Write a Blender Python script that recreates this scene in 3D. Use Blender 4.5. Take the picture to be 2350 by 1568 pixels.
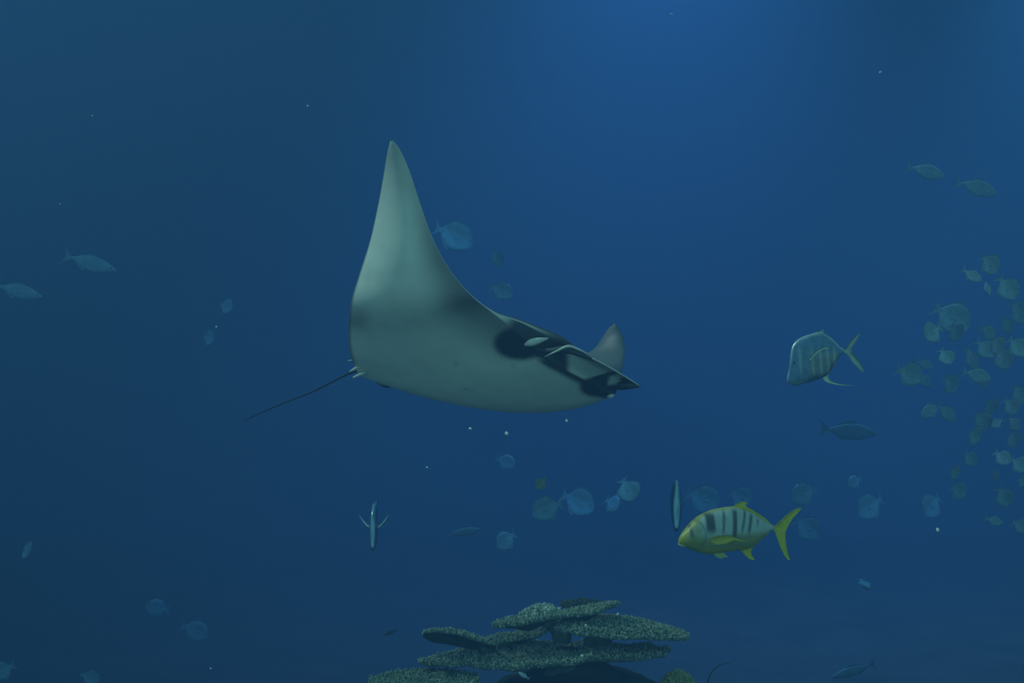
import bpy, bmesh, math, random
import numpy as np
from mathutils import Vector, Matrix, Euler

for o in list(bpy.data.objects):
    bpy.data.objects.remove(o, do_unlink=True)
SC = bpy.context.scene
COL = SC.collection
random.seed(7)
rng = np.random.default_rng(11)

# ------------------------------------------------------------------ camera
F = 3264.0                      # focal length in pixels of the 2350 wide frame
CX, CY = 1175.0, 784.0
cam_d = bpy.data.cameras.new('camera')
cam_d.sensor_width = 36.0
cam_d.lens = 36.0 * F / 2350.0
cam_d.clip_end = 400
cam = bpy.data.objects.new('camera', cam_d)
COL.objects.link(cam)
cam.rotation_euler = (math.pi / 2, 0, 0)
SC.camera = cam

def P(px, py, d):
    return Vector(((px - CX) / F * d, d, -(py - CY) / F * d))

# ------------------------------------------------------------------ light
SC.view_settings.view_transform = 'Standard'
SC.view_settings.look = 'None'
SC.view_settings.gamma = 1.0
SC.view_settings.use_curve_mapping = False
SC.view_settings.exposure = 0.0
SC.cycles.volume_bounces = 1
SC.cycles.max_bounces = 4
SC.cycles.diffuse_bounces = 2
SC.cycles.use_denoising = True

W = bpy.data.worlds.new('ambient')
SC.world = W
W.use_nodes = True
bg = W.node_tree.nodes['Background']
bg.inputs[0].default_value = (0.30, 0.74, 0.66, 1)
bg.inputs[1].default_value = 0.85

def lamp(name, kind, loc, target, energy, color, **kw):
    d = bpy.data.lights.new(name, kind)
    d.energy = energy
    d.color = color
    for k, v in kw.items():
        setattr(d, k, v)
    o = bpy.data.objects.new(name, d)
    COL.objects.link(o)
    o.location = loc
    o.rotation_euler = (Vector(target) - Vector(loc)).to_track_quat('-Z', 'Y').to_euler()
    return o

# lamps hung over the water surface of the tank
lamp('tank_lamp', 'SPOT', (-20.0, 13.5, 15.5), (-0.6, 7.4, 0.3), 36000, (0.66, 1.0, 0.86),
     spot_size=math.radians(16), spot_blend=0.9, shadow_soft_size=0.5)
lamp('skylight', 'SPOT', (4.0, 31, 15.0), (2.6, 30, 0.0), 30000, (0.20, 0.60, 1.0),
     spot_size=math.radians(75), spot_blend=1.0, shadow_soft_size=1.5)

lamp('skylight', 'SPOT', (14.0, 33, 15.0), (13.0, 33, 0.0), 34000, (0.22, 0.75, 1.0),
     spot_size=math.radians(60), spot_blend=1.0, shadow_soft_size=1.2)

# ------------------------------------------------------------------ helpers
def mesh_obj(name, verts, faces, mat, parent=None, cols=None, smooth=True):
    me = bpy.data.meshes.new(name)
    me.from_pydata([tuple(v) for v in verts], [], [tuple(f) for f in faces])
    if cols is not None:
        a = me.color_attributes.new('skin', 'FLOAT_COLOR', 'POINT')
        c = np.ones((len(verts), 4), dtype=np.float32)
        c[:, :3] = np.asarray(cols, dtype=np.float32)
        a.data.foreach_set('color', c.ravel())
    if smooth:
        me.polygons.foreach_set('use_smooth', [True] * len(me.polygons))
    me.materials.append(mat)
    me.update()
    o = bpy.data.objects.new(name, me)
    COL.objects.link(o)
    if parent is not None:
        o.parent = parent
    return o

def thing(name, label, cat, loc=(0, 0, 0), rot=None, group=None):
    o = bpy.data.objects.new(name, None)
    COL.objects.link(o)
    o.empty_display_size = 0.1
    o.location = loc
    if rot is not None:
        o.rotation_euler = rot
    return tag(o, label, cat, group)

def tag(o, label, cat, group=None, kind=None):
    o['label'] = label
    o['category'] = cat
    if group:
        o['group'] = group
    if kind:
        o['kind'] = kind
    return o

def node_mat(name):
    m = bpy.data.materials.new(name)
    m.use_nodes = True
    nt = m.node_tree
    return m, nt, nt.nodes['Principled BSDF']

def skin_mat(name, rough=0.6, spec=0.3, metal=0.0, nscale=12.0, namp=0.12, bump=0.0, bscale=60.0, trans=0.0):
    """colour from the painted skin pattern, broken up by noise"""
    m, nt, b = node_mat(name)
    at = nt.nodes.new('ShaderNodeVertexColor'); at.layer_name = 'skin'
    tc = nt.nodes.new('ShaderNodeTexCoord')
    nz = nt.nodes.new('ShaderNodeTexNoise'); nz.inputs['Scale'].default_value = nscale
    nz.inputs['Detail'].default_value = 4
    nt.links.new(tc.outputs['Object'], nz.inputs['Vector'])
    mr = nt.nodes.new('ShaderNodeMapRange')
    mr.inputs['From Min'].default_value = 0.3; mr.inputs['From Max'].default_value = 0.7
    mr.inputs['To Min'].default_value = 1 - namp; mr.inputs['To Max'].default_value = 1 + namp
    nt.links.new(nz.outputs['Fac'], mr.inputs['Value'])
    mx = nt.nodes.new('ShaderNodeVectorMath'); mx.operation = 'SCALE'
    nt.links.new(at.outputs['Color'], mx.inputs[0])
    nt.links.new(mr.outputs['Result'], mx.inputs['Scale'])
    nt.links.new(mx.outputs[0], b.inputs['Base Color'])
    b.inputs['Roughness'].default_value = rough
    b.inputs['Specular IOR Level'].default_value = spec
    b.inputs['Metallic'].default_value = metal
    if trans:
        b.inputs['Transmission Weight'].default_value = trans
        b.inputs['IOR'].default_value = 1.02
    if bump:
        n2 = nt.nodes.new('ShaderNodeTexNoise'); n2.inputs['Scale'].default_value = bscale
        nt.links.new(tc.outputs['Object'], n2.inputs['Vector'])
        bp = nt.nodes.new('ShaderNodeBump'); bp.inputs['Strength'].default_value = bump
        bp.inputs['Distance'].default_value = 0.01
        nt.links.new(n2.outputs['Fac'], bp.inputs['Height'])
        nt.links.new(bp.outputs['Normal'], b.inputs['Normal'])
    return m

def noise_mat(name, c1, c2, scale=8.0, rough=0.85, bump=0.4, bscale=30.0, spec=0.15):
    m, nt, b = node_mat(name)
    tc = nt.nodes.new('ShaderNodeTexCoord')
    nz = nt.nodes.new('ShaderNodeTexNoise'); nz.inputs['Scale'].default_value = scale
    nz.inputs['Detail'].default_value = 6
    nt.links.new(tc.outputs['Object'], nz.inputs['Vector'])
    cr = nt.nodes.new('ShaderNodeValToRGB')
    cr.color_ramp.elements[0].position = 0.35; cr.color_ramp.elements[0].color = (*c1, 1)
    cr.color_ramp.elements[1].position = 0.65; cr.color_ramp.elements[1].color = (*c2, 1)
    nt.links.new(nz.outputs['Fac'], cr.inputs['Fac'])
    nt.links.new(cr.outputs['Color'], b.inputs['Base Color'])
    b.inputs['Roughness'].default_value = rough
    b.inputs['Specular IOR Level'].default_value = spec
    if bump:
        n2 = nt.nodes.new('ShaderNodeTexNoise'); n2.inputs['Scale'].default_value = bscale
        nt.links.new(tc.outputs['Object'], n2.inputs['Vector'])
        bp = nt.nodes.new('ShaderNodeBump'); bp.inputs['Strength'].default_value = bump
        bp.inputs['Distance'].default_value = 0.02
        nt.links.new(n2.outputs['Fac'], bp.inputs['Height'])
        nt.links.new(bp.outputs['Normal'], b.inputs['Normal'])
    return m

def smoothstep(a, b, x):
    t = np.clip((np.asarray(x, float) - a) / (b - a), 0, 1)
    return t * t * (3 - 2 * t)

def catmull(pts, u):
    """pts (n,k) with knots 0..n-1, sampled at u (array) - centripetal-free Catmull-Rom"""
    pts = np.asarray(pts, float); n = len(pts)
    u = np.clip(np.asarray(u, float), 0, n - 1 - 1e-9)
    i = np.floor(u).astype(int); t = (u - i)[:, None]
    g = lambda j: np.where((j < 0)[:, None], 2 * pts[0] - pts[1],
               np.where((j > n - 1)[:, None], 2 * pts[-1] - pts[-2], pts[np.clip(j, 0, n - 1)]))
    p0, p1, p2, p3 = g(i - 1), g(i), g(i + 1), g(i + 2)
    return 0.5 * (2 * p1 + (p2 - p0) * t + (2 * p0 - 5 * p1 + 4 * p2 - p3) * t ** 2 + (3 * p1 - p0 - 3 * p2 + p3) * t ** 3)

def grid_faces(nu, nv, closed_v=False, off=0):
    fs = []
    for i in range(nu - 1):
        for j in range(nv if closed_v else nv - 1):
            k = (j + 1) % nv
            fs.append((off + i * nv + j, off + i * nv + k, off + (i + 1) * nv + k, off + (i + 1) * nv + j))
    return fs

def tube(path, radii, n=10, flat=1.0, up=(0, 0, 1)):
    """tapered tube along a path; flat squeezes it across 'up'"""
    path = np.asarray([tuple(p) for p in path], float)
    V = []; m = len(path)
    upv = np.asarray(up, float)
    for i in range(m):
        a = path[max(i - 1, 0)]; b = path[min(i + 1, m - 1)]
        t = b - a; t /= np.linalg.norm(t) + 1e-12
        s = np.cross(t, upv); s /= np.linalg.norm(s) + 1e-12
        w = np.cross(s, t)
        for k in range(n):
            an = 2 * math.pi * k / n
            V.append(path[i] + radii[i] * (math.cos(an) * s + flat * math.sin(an) * w))
    fs = grid_faces(m, n, True)
    fs.append(tuple(range(n - 1, -1, -1)))
    fs.append(tuple((m - 1) * n + k for k in range(n)))
    return V, fs

# ------------------------------------------------------------------ setting
FLOOR_Z = -7.0
floor_m = noise_mat('sea_bed', (0.028, 0.03, 0.028), (0.05, 0.05, 0.045), 0.7, 0.95, 0.5, 3.0)
wall_m = noise_mat('painted_tank_wall', (0.03, 0.09, 0.16), (0.04, 0.11, 0.19), 0.4, 0.9, 0.2, 2.0)

def plane_grid(name, x0, x1, y0, y1, n, m, fz, mat):
    V = []
    for i in range(n):
        for j in range(m):
            x = x0 + (x1 - x0) * i / (n - 1); y = y0 + (y1 - y0) * j / (m - 1)
            V.append((x, y, fz(x, y)))
    o = mesh_obj(name, V, [tuple(reversed(f)) for f in grid_faces(n, m)], mat)
    o['kind'] = 'structure'
    return o

fl = plane_grid('floor', -32, 32, -4, 51, 80, 70,
                lambda x, y: FLOOR_Z + 0.22 * math.sin(0.5 * x + 1.1) * math.sin(0.43 * y) + 0.1 * math.sin(1.7 * x + 0.9 * y), floor_m)
wb = mesh_obj('wall_back', [(-32, 51, -8), (32, 51, -8), (32, 51, 16), (-32, 51, 16),
                            (-32, 51.5, -8), (32, 51.5, -8), (32, 51.5, 16), (-32, 51.5, 16)],
              [(0, 1, 2, 3), (5, 4, 7, 6), (0, 3, 7, 4), (1, 5, 6, 2), (3, 2, 6, 7), (0, 4, 5, 1)], wall_m, smooth=False)
wb['kind'] = 'structure'

# the water itself: scattering and absorbing volume
wm = bpy.data.materials.new('sea_water'); wm.use_nodes = True
nt = wm.node_tree; nt.nodes.clear()
out = nt.nodes.new('ShaderNodeOutputMaterial')
sc_ = nt.nodes.new('ShaderNodeVolumeScatter'); ab = nt.nodes.new('ShaderNodeVolumeAbsorption')
ad = nt.nodes.new('ShaderNodeAddShader')
SIG = 0.6
ss = (0.0085, 0.0185, 0.036); sa = (0.060, 0.050, 0.026)
dsc = max(ss) * SIG
sc_.inputs['Color'].default_value = (*[s / max(ss) for s in ss], 1)
sc_.inputs['Density'].default_value = dsc
sc_.inputs['Anisotropy'].default_value = 0.15
# absorption coefficient = density * (1 - colour)
ab.inputs['Color'].default_value = (*[1 - s / max(sa) for s in sa], 1)
ab.inputs['Density'].default_value = max(sa) * SIG
nt.links.new(sc_.outputs[0], ad.inputs[0]); nt.links.new(ab.outputs[0], ad.inputs[1])
nt.links.new(ad.outputs[0], out.inputs['Volume'])
x0, x1, y0, y1, z0, z1 = -31, 31, -3, 50.9, -7.9, 15.0
water = mesh_obj('water', [(x0, y0, z0), (x1, y0, z0), (x1, y1, z0), (x0, y1, z0), (x0, y0, z1), (x1, y0, z1), (x1, y1, z1), (x0, y1, z1)],
                 [(0, 3, 2, 1), (4, 5, 6, 7), (0, 1, 5, 4), (1, 2, 6, 5), (2, 3, 7, 6), (3, 0, 4, 7)], wm, smooth=False)
water['kind'] = 'structure'

# ------------------------------------------------------------------ manta ray
def build_manta():
    # stations from the near wing tip over the back to the far wing tip;
    # lower surface: leading edge / jaw, quarter, middle, rear, trailing edge (px, py, distance)
    ST = [
     # jaw / leading edge    middle             trailing edge      lip (upper front)     thickness
     ((902, 322, 7.24), (899, 322, 7.24), (896, 322, 7.25), (902, 322, 7.24), 0.006),
     ((919, 346, 7.24), (904, 350, 7.25), (888, 354, 7.28), (919, 346, 7.24), 0.014),
     ((940, 396, 7.26), (910, 402, 7.27), (879, 408, 7.34), (940, 396, 7.26), 0.024),
     ((962, 464, 7.28), (915, 472, 7.29), (866, 478, 7.40), (962, 464, 7.28), 0.034),
     ((989, 540, 7.29), (918, 552, 7.30), (848, 556, 7.46), (989, 540, 7.29), 0.045),
     ((1026, 612, 7.32), (924, 630, 7.33), (824, 632, 7.54), (1026, 612, 7.32), 0.058),
     ((1078, 676, 7.37), (944, 702, 7.40), (805, 698, 7.63), (1078, 676, 7.37), 0.075),
     ((1134, 722, 7.44), (972, 766, 7.60), (800, 766, 7.84), (1134, 722, 7.44), 0.10),
     ((1192, 768, 7.46), (1010, 822, 7.73), (804, 814, 7.98), (1206, 748, 7.50), 0.15),
     ((1246, 822, 7.48), (1040, 868, 7.84), (815, 842, 8.10), (1300, 789, 7.47), 0.20),
     ((1300, 852, 7.53), (1072, 902, 7.93), (826, 862, 8.20), (1358, 822, 7.50), 0.23),
     ((1350, 878, 7.62), (1110, 928, 8.02), (850, 872, 8.29), (1412, 850, 7.62), 0.25),
     ((1396, 908, 7.76), (1165, 945, 8.13), (905, 889, 8.40), (1448, 872, 7.76), 0.25),
     ((1412, 905, 7.95), (1210, 946, 8.30), (930, 890, 8.56), (1470, 887, 7.90), 0.22),
     ((1416, 890, 8.20), (1235, 925, 8.52), (965, 880, 8.75), (1440, 886, 8.20), 0.17),
     ((1420, 868, 8.45), (1270, 895, 8.75), (1040, 868, 8.98), (1424, 866, 8.45), 0.11),
     ((1430, 840, 8.70), (1315, 868, 8.92), (1150, 862, 9.10), (1430, 840, 8.70), 0.07),
     ((1434, 806, 8.86), (1360, 832, 9.00), (1262, 846, 9.12), (1434, 806, 8.86), 0.045),
     ((1429, 772, 8.94), (1392, 790, 9.02), (1350, 812, 9.10), (1429, 772, 8.94), 0.028),
     ((1415, 747, 8.98), (1405, 752, 9.01), (1394, 757, 9.03), (1415, 747, 8.98), 0.012),
     ((1408, 742, 9.00), (1407, 743, 9.00), (1405, 744, 9.00), (1408, 742, 9.00), 0.005),
    ]
    n = len(ST)
    cv = lambda k: np.array([tuple(P(*s[k])) for s in ST])
    NS, NC = 200, 60
    u = np.linspace(0, n - 1, NS)
    J, M, T, L = (catmull(cv(k), u) for k in range(4))
    th = catmull(np.array([[s[4]] for s in ST]), u)[:, 0]
    c = (1 - np.cos(np.linspace(0, math.pi, NC))) / 2         # chord parameter 0 front .. 1 rear
    # quadratic through J, M, T
    a0 = ((1 - c) * (1 - 2 * c))[None, :, None]; a1 = (4 * c * (1 - c))[None, :, None]; a2 = (c * (2 * c - 1))[None, :, None]
    low = J[:, None] * a0 + M[:, None] * a1 + T[:, None] * a2
    # outward normal of the lower side
    du = np.gradient(low, axis=0); dc = np.gradient(low, axis=1)
    nr = np.cross(du, dc); ln = np.linalg.norm(nr, axis=2, keepdims=True)
    nr = nr / (ln + 1e-12)
    if (nr[60, 30] @ np.array([0.0, -1, -0.3])) < 0:
        nr = -nr
    # smooth normals, keep tips sane
    for _ in range(6):
        nr[1:-1] = (nr[:-2] + 2 * nr[1:-1] + nr[2:]) / 4
    nr /= np.linalg.norm(nr, axis=2, keepdims=True) + 1e-12
    nr[:4] = nr[4]; nr[-4:] = nr[-5]
    L = L - nr[:, 0] * (0.024 * np.exp(-np.clip(u - 7.5, 0, 9)) * smoothstep(0.5, 3, u))[:, None]
    prof = 1.9 * np.sqrt(c + 1e-9) * (1 - c) ** 0.9 + 0.10 * np.sqrt(c) * (1 - c)   # thickness along the chord
    prof = prof / prof.max()
    prof_h = c ** 1.1 * (1 - c) ** 0.9; prof_h /= prof_h.max()
    hw = (smoothstep(8.6, 9.8, u) * (1 - smoothstep(14, 15, u)))[:, None]
    prof = prof[None, :] * (1 - hw) + prof_h[None, :] * hw
    lipv = (L - J)[:, None] * ((1 - c) ** 2)[None, :, None]
    up = low - nr * (th[:, None] * prof)[..., None] + lipv
    # round the leading edge of the wings and give the lower side some belly
    sbody = np.exp(-((u - 11) / 3.0) ** 2)
    # ring: lower front->rear, upper rear->front, then the mouth wall lip->jaw
    NM = 10
    k = np.linspace(0, 1, NM + 2)[1:-1]
    mouth = up[:, :1] * (1 - k)[None, :, None] + low[:, :1] * k[None, :, None]
    lipd = np.linalg.norm(L - J, axis=1)
    back = (T - J); back /= np.linalg.norm(back, axis=1, keepdims=True)
    amt = (-0.3 + 0.75 * smoothstep(7.4, 8.8, u)) * lipd              # wings: rounded edge, head: hollow mouth
    mouth = mouth + back[:, None] * (amt[:, None] * (np.sin(math.pi * k) ** 0.8)[None])[..., None]
    ring = np.concatenate([low, up[:, ::-1][:, 1:], mouth], axis=1)
    NR = ring.shape[1]
    V = ring.reshape(-1, 3)
    Fc = grid_faces(NS, NR, True)
    Fc.append(tuple(range(NR))); Fc.append(tuple((NS - 1) * NR + j for j in range(NR - 1, -1, -1)))
    # ---------------- skin pattern
    pale = np.array([0.70, 0.755, 0.64]); dark = np.array([0.028, 0.032, 0.034]); grey = np.array([0.20, 0.22, 0.21])
    col = np.zeros((NS, NR, 3))
    px = CX + ring[..., 0] / ring[..., 1] * F; py = CY - ring[..., 2] / ring[..., 1] * F
    uu = u[:, None] * np.ones((1, NR))
    lowmask = np.zeros((NS, NR)); lowmask[:, :NC] = 1
    colL = np.tile(pale, (NS, NC, 1))
    def blend(C, target, w):
        return C * (1 - w[..., None]) + target * w[..., None]
    cg = np.ones((NS, 1)) * c[None, :]; ug = u[:, None] * np.ones((1, NC))
    # grey margin plus painted shade on the near wing's unlit front, growing towards shoulder
    wm_ = 0.34 + 0.10 * smoothstep(3, 7, ug) * (1 - smoothstep(7.2, 8.2, ug))
    g = (1 - smoothstep(0.0, 1.0, cg / wm_)) * smoothstep(1.5, 5, ug) * (1 - smoothstep(8.2, 9, ug))
    colL = blend(colL, grey * 0.6, 0.85 * g)
    g2 = np.exp(-((ug - 6.2) / 0.45) ** 2) * (1 - smoothstep(0.05, 0.46, cg))
    colL = blend(colL, dark * 2.0, 0.7 * g2)
    colL = blend(colL, grey * 1.2, 0.60 * (1 - smoothstep(0.5, 4.6, ug)))  # greyer tip: pigment plus the lamp's falloff painted in
    # dusky blotch near the trailing corner
    g3 = np.exp(-((ug - 6.5) / 0.38) ** 2) * smoothstep(0.80, 0.93, cg)
    colL = blend(colL, grey, 0.65 * g3)
    # thin dark trailing edge
    g4 = smoothstep(0.975, 1.0, cg) * (1 - smoothstep(8.5, 9.5, ug))
    colL = blend(colL, grey * 0.6, 0.8 * g4)
    # black shoulder blotch by the gills
    pxl, pyl = px[:, :NC], py[:, :NC]
    b = np.clip(1.25 - np.sqrt(((pxl - 1195) / 58) ** 2 + ((pyl - 788) / 36) ** 2), 0, 1)
    b = smoothstep(0.0, 0.35, b)
    b2 = smoothstep(0.0, 0.35, np.clip(1.2 - np.sqrt(((pxl - 1265) / 75) ** 2 + ((pyl - 800) / 22) ** 2), 0, 1))
    colL = blend(colL, dark, np.clip(np.maximum(b, b2), 0, 1))
    # dark jaw line and dark patch below the far corner of the mouth
    jl = (1 - smoothstep(0.015, 0.05, cg)) * smoothstep(8.7, 9.2, ug) * (1 - smoothstep(13, 14, ug))
    colL = blend(colL, dark, 0.95 * jl)
    b3 = smoothstep(0.0, 0.5, np.clip(1.35 - np.sqrt(((pxl - 1372) / 38) ** 2 + ((pyl - 890) / 20) ** 2), 0, 1))
    colL = blend(colL, dark, b3)
    # a few small dark marks on the belly
    for mx_, my_ in ((1071, 893), (1083, 900), (1046, 834), (1178, 840)):
        colL = blend(colL, grey * 0.7, 0.6 * np.exp(-(((pxl - mx_) / 4) ** 2 + ((pyl - my_) / 3) ** 2)))
    # far wing underside darker
    colL = blend(colL, grey, 0.6 * smoothstep(14, 16, ug))
    col[:, :NC] = colL
    # back: black, far wing tip painted greyer for light from above
    upc = np.tile(np.array([0.035, 0.040, 0.040]), (NS, NC - 1, 1))
    ugu = u[:, None] * np.ones((1, NC - 1))
    upc = blend(upc, np.array([0.095, 0.13, 0.13]), smoothstep(14.5, 16.5, ugu))
    cu = np.ones((NS, 1)) * c[::-1][1:][None, :]
    # pale rim along the leading edge and the lip
    rim = (1 - smoothstep(0.0, 0.002, cu)) * (1 - smoothstep(8.0, 8.8, ugu)) * smoothstep(0.2, 1.5, ugu) * (1 - smoothstep(13.5, 14.5, ugu))
    upc = blend(upc, pale * 0.8, 0.85 * rim)
    col[:, NC:NC + NC - 1] = upc
    # mouth wall: pale palate with black patches
    pm, qm = px[:, -NM:], py[:, -NM:]
    mc = np.tile(pale * 0.8, (NS, NM, 1))
    kk = np.ones((NS, 1)) * k[None, :]; um = u[:, None] * np.ones((1, NM))
    mc = blend(mc, dark, 1 - smoothstep(1296, 1312, pm))
    mc = blend(mc, dark, smoothstep(1386, 1402, pm + 3.4 * (qm - 855)))
    wp_ = (1 - smoothstep(10, 15, np.abs(pm - 1410 + 0.3 * (qm - 872)))) * (1 - smoothstep(9, 14, np.abs(qm - 872)))
    mc = blend(mc, pale, wp_)
    mc = blend(mc, dark * 1.3, (1 - smoothstep(0.0, 0.22, kk)) * smoothstep(9.0, 9.5, um) * 0.8)
    mc = blend(mc, dark, smoothstep(0.80, 0.92, kk) * 0.9)
    wing = 1 - smoothstep(7.2, 7.7, um)
    mc = blend(mc, pale * 0.75, wing)
    col[:, -NM:] = mc
    # the rim of the wing's leading edge on the lower side
    body_m = skin_mat('manta_skin', rough=0.5, spec=0.35, nscale=9, namp=0.05, bump=0.05, bscale=40)
    root = thing('manta_ray', 'large pale-bellied manta ray gliding right with one wing raised high', 'manta ray', P(1110, 860, 8.0))
    o0 = np.array(tuple(root.location))
    mesh_obj('body', V - o0, Fc, body_m, root, col.reshape(-1, 3))
    dark_m = noise_mat('manta_black', (0.02, 0.024, 0.026), (0.04, 0.045, 0.046), 10, 0.5, 0.15, 60, 0.4)
    pale_m = noise_mat('manta_pale', (0.55, 0.58, 0.48), (0.68, 0.70, 0.60), 12, 0.55, 0.1, 60, 0.3)
    tail_m = noise_mat('manta_tail_skin', (0.012, 0.014, 0.012), (0.025, 0.028, 0.02), 6, 0.7, 0.1, 60, 0.1)
    rel = lambda *a: np.array(tuple(P(*a))) - o0
    def part(name, pts, rad, mat, n=10, flat=1.0, up=(0, 0, 1), label=None):
        pts = np.array([rel(*p) for p in pts])
        m = 24
        uu_ = np.linspace(0, len(pts) - 1, m)
        path = catmull(pts, uu_); rr = np.maximum(catmull(np.array(rad)[:, None], uu_)[:, 0], 0.0006)
        v, f = tube(path, rr, n, flat, up)
        o = mesh_obj(name, v, f, mat, root)
        if label:
            o['label'] = label
        return o
    part('tail', [(850, 842, 8.16), (800, 858, 8.2), (720, 898, 8.3), (640, 930, 8.4), (590, 952, 8.46), (557, 966, 8.5)],
         [0.014, 0.0066, 0.0048, 0.0038, 0.0027, 0.0014], tail_m, label='thin dark whip tail')
    # claspers and pelvic fins at the tail base
    part('clasper', [(826, 842, 8.08), (816, 846, 8.09), (803, 853, 8.11)], [0.006, 0.0085, 0.004], pale_m, label='pale clasper beside the tail')
    part('clasper', [(840, 855, 8.10), (826, 860, 8.11), (811, 867, 8.12)], [0.006, 0.0085, 0.006], pale_m, label='pale clasper beside the tail')
    part('pelvic_fin', [(862, 842, 8.12), (838, 832, 8.10), (815, 827, 8.08), (798, 828, 8.07)], [0.03, 0.022, 0.013, 0.004], pale_m, flat=0.4)
    part('pelvic_fin', [(905, 882, 8.30), (893, 886, 8.34), (878, 884, 8.38), (862, 876, 8.42)], [0.03, 0.026, 0.018, 0.004], tail_m, flat=0.4)
    # cephalic lobes: near one rolled at the mouth corner, far one a dark pointed blade
    part('cephalic_fin', [(1236, 806, 7.43), (1268, 806, 7.40), (1303, 803, 7.37), (1336, 815, 7.36), (1362, 829, 7.38)],
         [0.010, 0.022, 0.024, 0.017, 0.004], dark_m, flat=0.9, label='dark rolled cephalic lobe')
    part('cephalic_fin', [(1424, 886, 7.78), (1436, 886, 7.75), (1453, 887, 7.74), (1471, 888, 7.76)],
         [0.030, 0.027, 0.015, 0.002], dark_m, flat=0.8, label='dark pointed cephalic lobe')
    part('lobe_edge', [(1250, 819, 7.40), (1278, 806, 7.36), (1304, 795, 7.34), (1330, 803, 7.34), (1352, 815, 7.36)],
         [0.002, 0.0055, 0.008, 0.0055, 0.003], pale_m, label='pale rolled edge of the lobe')
    part('lip', [(1360, 823, 7.47), (1385, 836, 7.53), (1415, 853, 7.61), (1445, 871, 7.70), (1468, 886, 7.75)],
         [0.004, 0.0045, 0.0045, 0.004, 0.003], pale_m, label='pale upper lip')
    part('eye_highlight', [(1204, 792, 7.455), (1218, 787, 7.45), (1236, 782, 7.45), (1258, 777, 7.47)],
         [0.006, 0.020, 0.017, 0.004], pale_m, label='highlight modelled as a pale swelling beside the eye')  # highlight near the eye, built as a pale solid
    part('jaw_knob', [(1394, 911, 7.76), (1402, 909, 7.75), (1410, 906, 7.76)], [0.006, 0.011, 0.005], pale_m, label='small pale knob on the jaw')
    return root
build_manta()

# ------------------------------------------------------------------ fish
def loft(top, bot, wmax, wpow=0.6, nst=40, nr=18, wpeak=0.38):
    """body from upper and lower outline (x grows from snout to tail), returns verts, faces"""
    top = np.asarray(top, float); bot = np.asarray(bot, float)
    x0 = min(top[0, 0], bot[0, 0]); x1 = max(top[-1, 0], bot[-1, 0])
    t = (1 - np.cos(np.linspace(0, math.pi, nst))) / 2
    t = 0.5 * t + 0.5 * np.linspace(0, 1, nst)
    xs = x0 + (x1 - x0) * t
    def smooth_interp(p):
        uu_ = np.linspace(0, len(p) - 1, 200)
        q = catmull(p, uu_)
        q[:, 0] = np.maximum.accumulate(q[:, 0])
        return np.interp(xs, q[:, 0] + np.arange(200) * 1e-9, q[:, 1])
    zt, zb = smooth_interp(top), smooth_interp(bot)
    V = []
    s = t
    w = wmax * np.where(s < wpeak, np.sqrt(np.clip(1 - ((wpeak - s) / wpeak) ** 2, 0, 1)) * 0.92 + 0.08,
                        0.08 + 0.92 * np.cos(np.clip((s - wpeak) / (1 - wpeak), 0, 1) * math.pi / 2) ** 1.1)
    for i in range(nst):
        zc = (zt[i] + zb[i]) / 2; h = max(abs(zt[i] - zb[i]) / 2, 1e-4)
        ww = min(w[i], h * 0.95)
        for k in range(nr):
            a = 2 * math.pi * k / nr
            ca, sa_ = math.cos(a), math.sin(a)
            V.append((xs[i], ww * math.copysign(abs(ca) ** 0.9, ca), zc + h * math.copysign(abs(sa_) ** 1.0, sa_)))
    Fc = grid_faces(nst, nr, True)
    Fc.append(tuple(range(nr - 1, -1, -1))); Fc.append(tuple((nst - 1) * nr + k for k in range(nr)))
    return np.array(V), Fc

def fin(poly, th, y=0.0, bend=None):
    """thin blade with thickness from an outline in the x-z plane; bend(x,z)->y offset"""
    bm = bmesh.new()
    vs = [bm.verts.new((p[0], 0, p[1])) for p in poly]
    f = bm.faces.new(vs)
    f.normal_update()
    bmesh.ops.triangulate(bm, faces=[f])
    bmesh.ops.subdivide_edges(bm, edges=bm.edges[:], cuts=1, use_grid_fill=True)
    bm.verts.ensure_lookup_table()
    bnd = [v.is_boundary for v in bm.verts]
    n = len(bm.verts); V = []
    for sgn in (-1, 1):
        for v, b_ in zip(bm.verts, bnd):
            t = th * (0.35 if b_ else 1.0) / 2
            yy = y + (bend(v.co.x, v.co.z) if bend else 0)
            V.append((v.co.x, yy + sgn * t, v.co.z))
    idx = {v: i for i, v in enumerate(bm.verts)}
    Fc = []
    for f in bm.faces:
        ids = [idx[v] for v in f.verts]
        Fc.append(tuple(ids)); Fc.append(tuple(n + i for i in reversed(ids)))
    for e in bm.edges:
        if e.is_boundary:
            a, b_ = idx[e.verts[0]], idx[e.verts[1]]
            Fc.append((a, b_, n + b_, n + a))
    bm.free()
    return np.array(V), Fc

def ball(c, r, n=10, m=8, sy=1.0):
    V = []; Fc = []
    for i in range(m + 1):
        a = math.pi * i / m
        for j in range(n):
            b_ = 2 * math.pi * j / n
            V.append((c[0] + r * math.sin(a) * math.cos(b_), c[1] + sy * r * math.sin(a) * math.sin(b_), c[2] + r * math.cos(a)))
    return np.array(V), grid_faces(m + 1, n, True)

def crop(pts, ox, oz, k):
    return [((p[0] - ox) * k, -(p[1] - oz) * k) for p in pts]

eye_m = noise_mat('fish_eye', (0.006, 0.006, 0.008), (0.012, 0.012, 0.014), 20, 0.15, 0, 1, 0.6)

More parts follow.
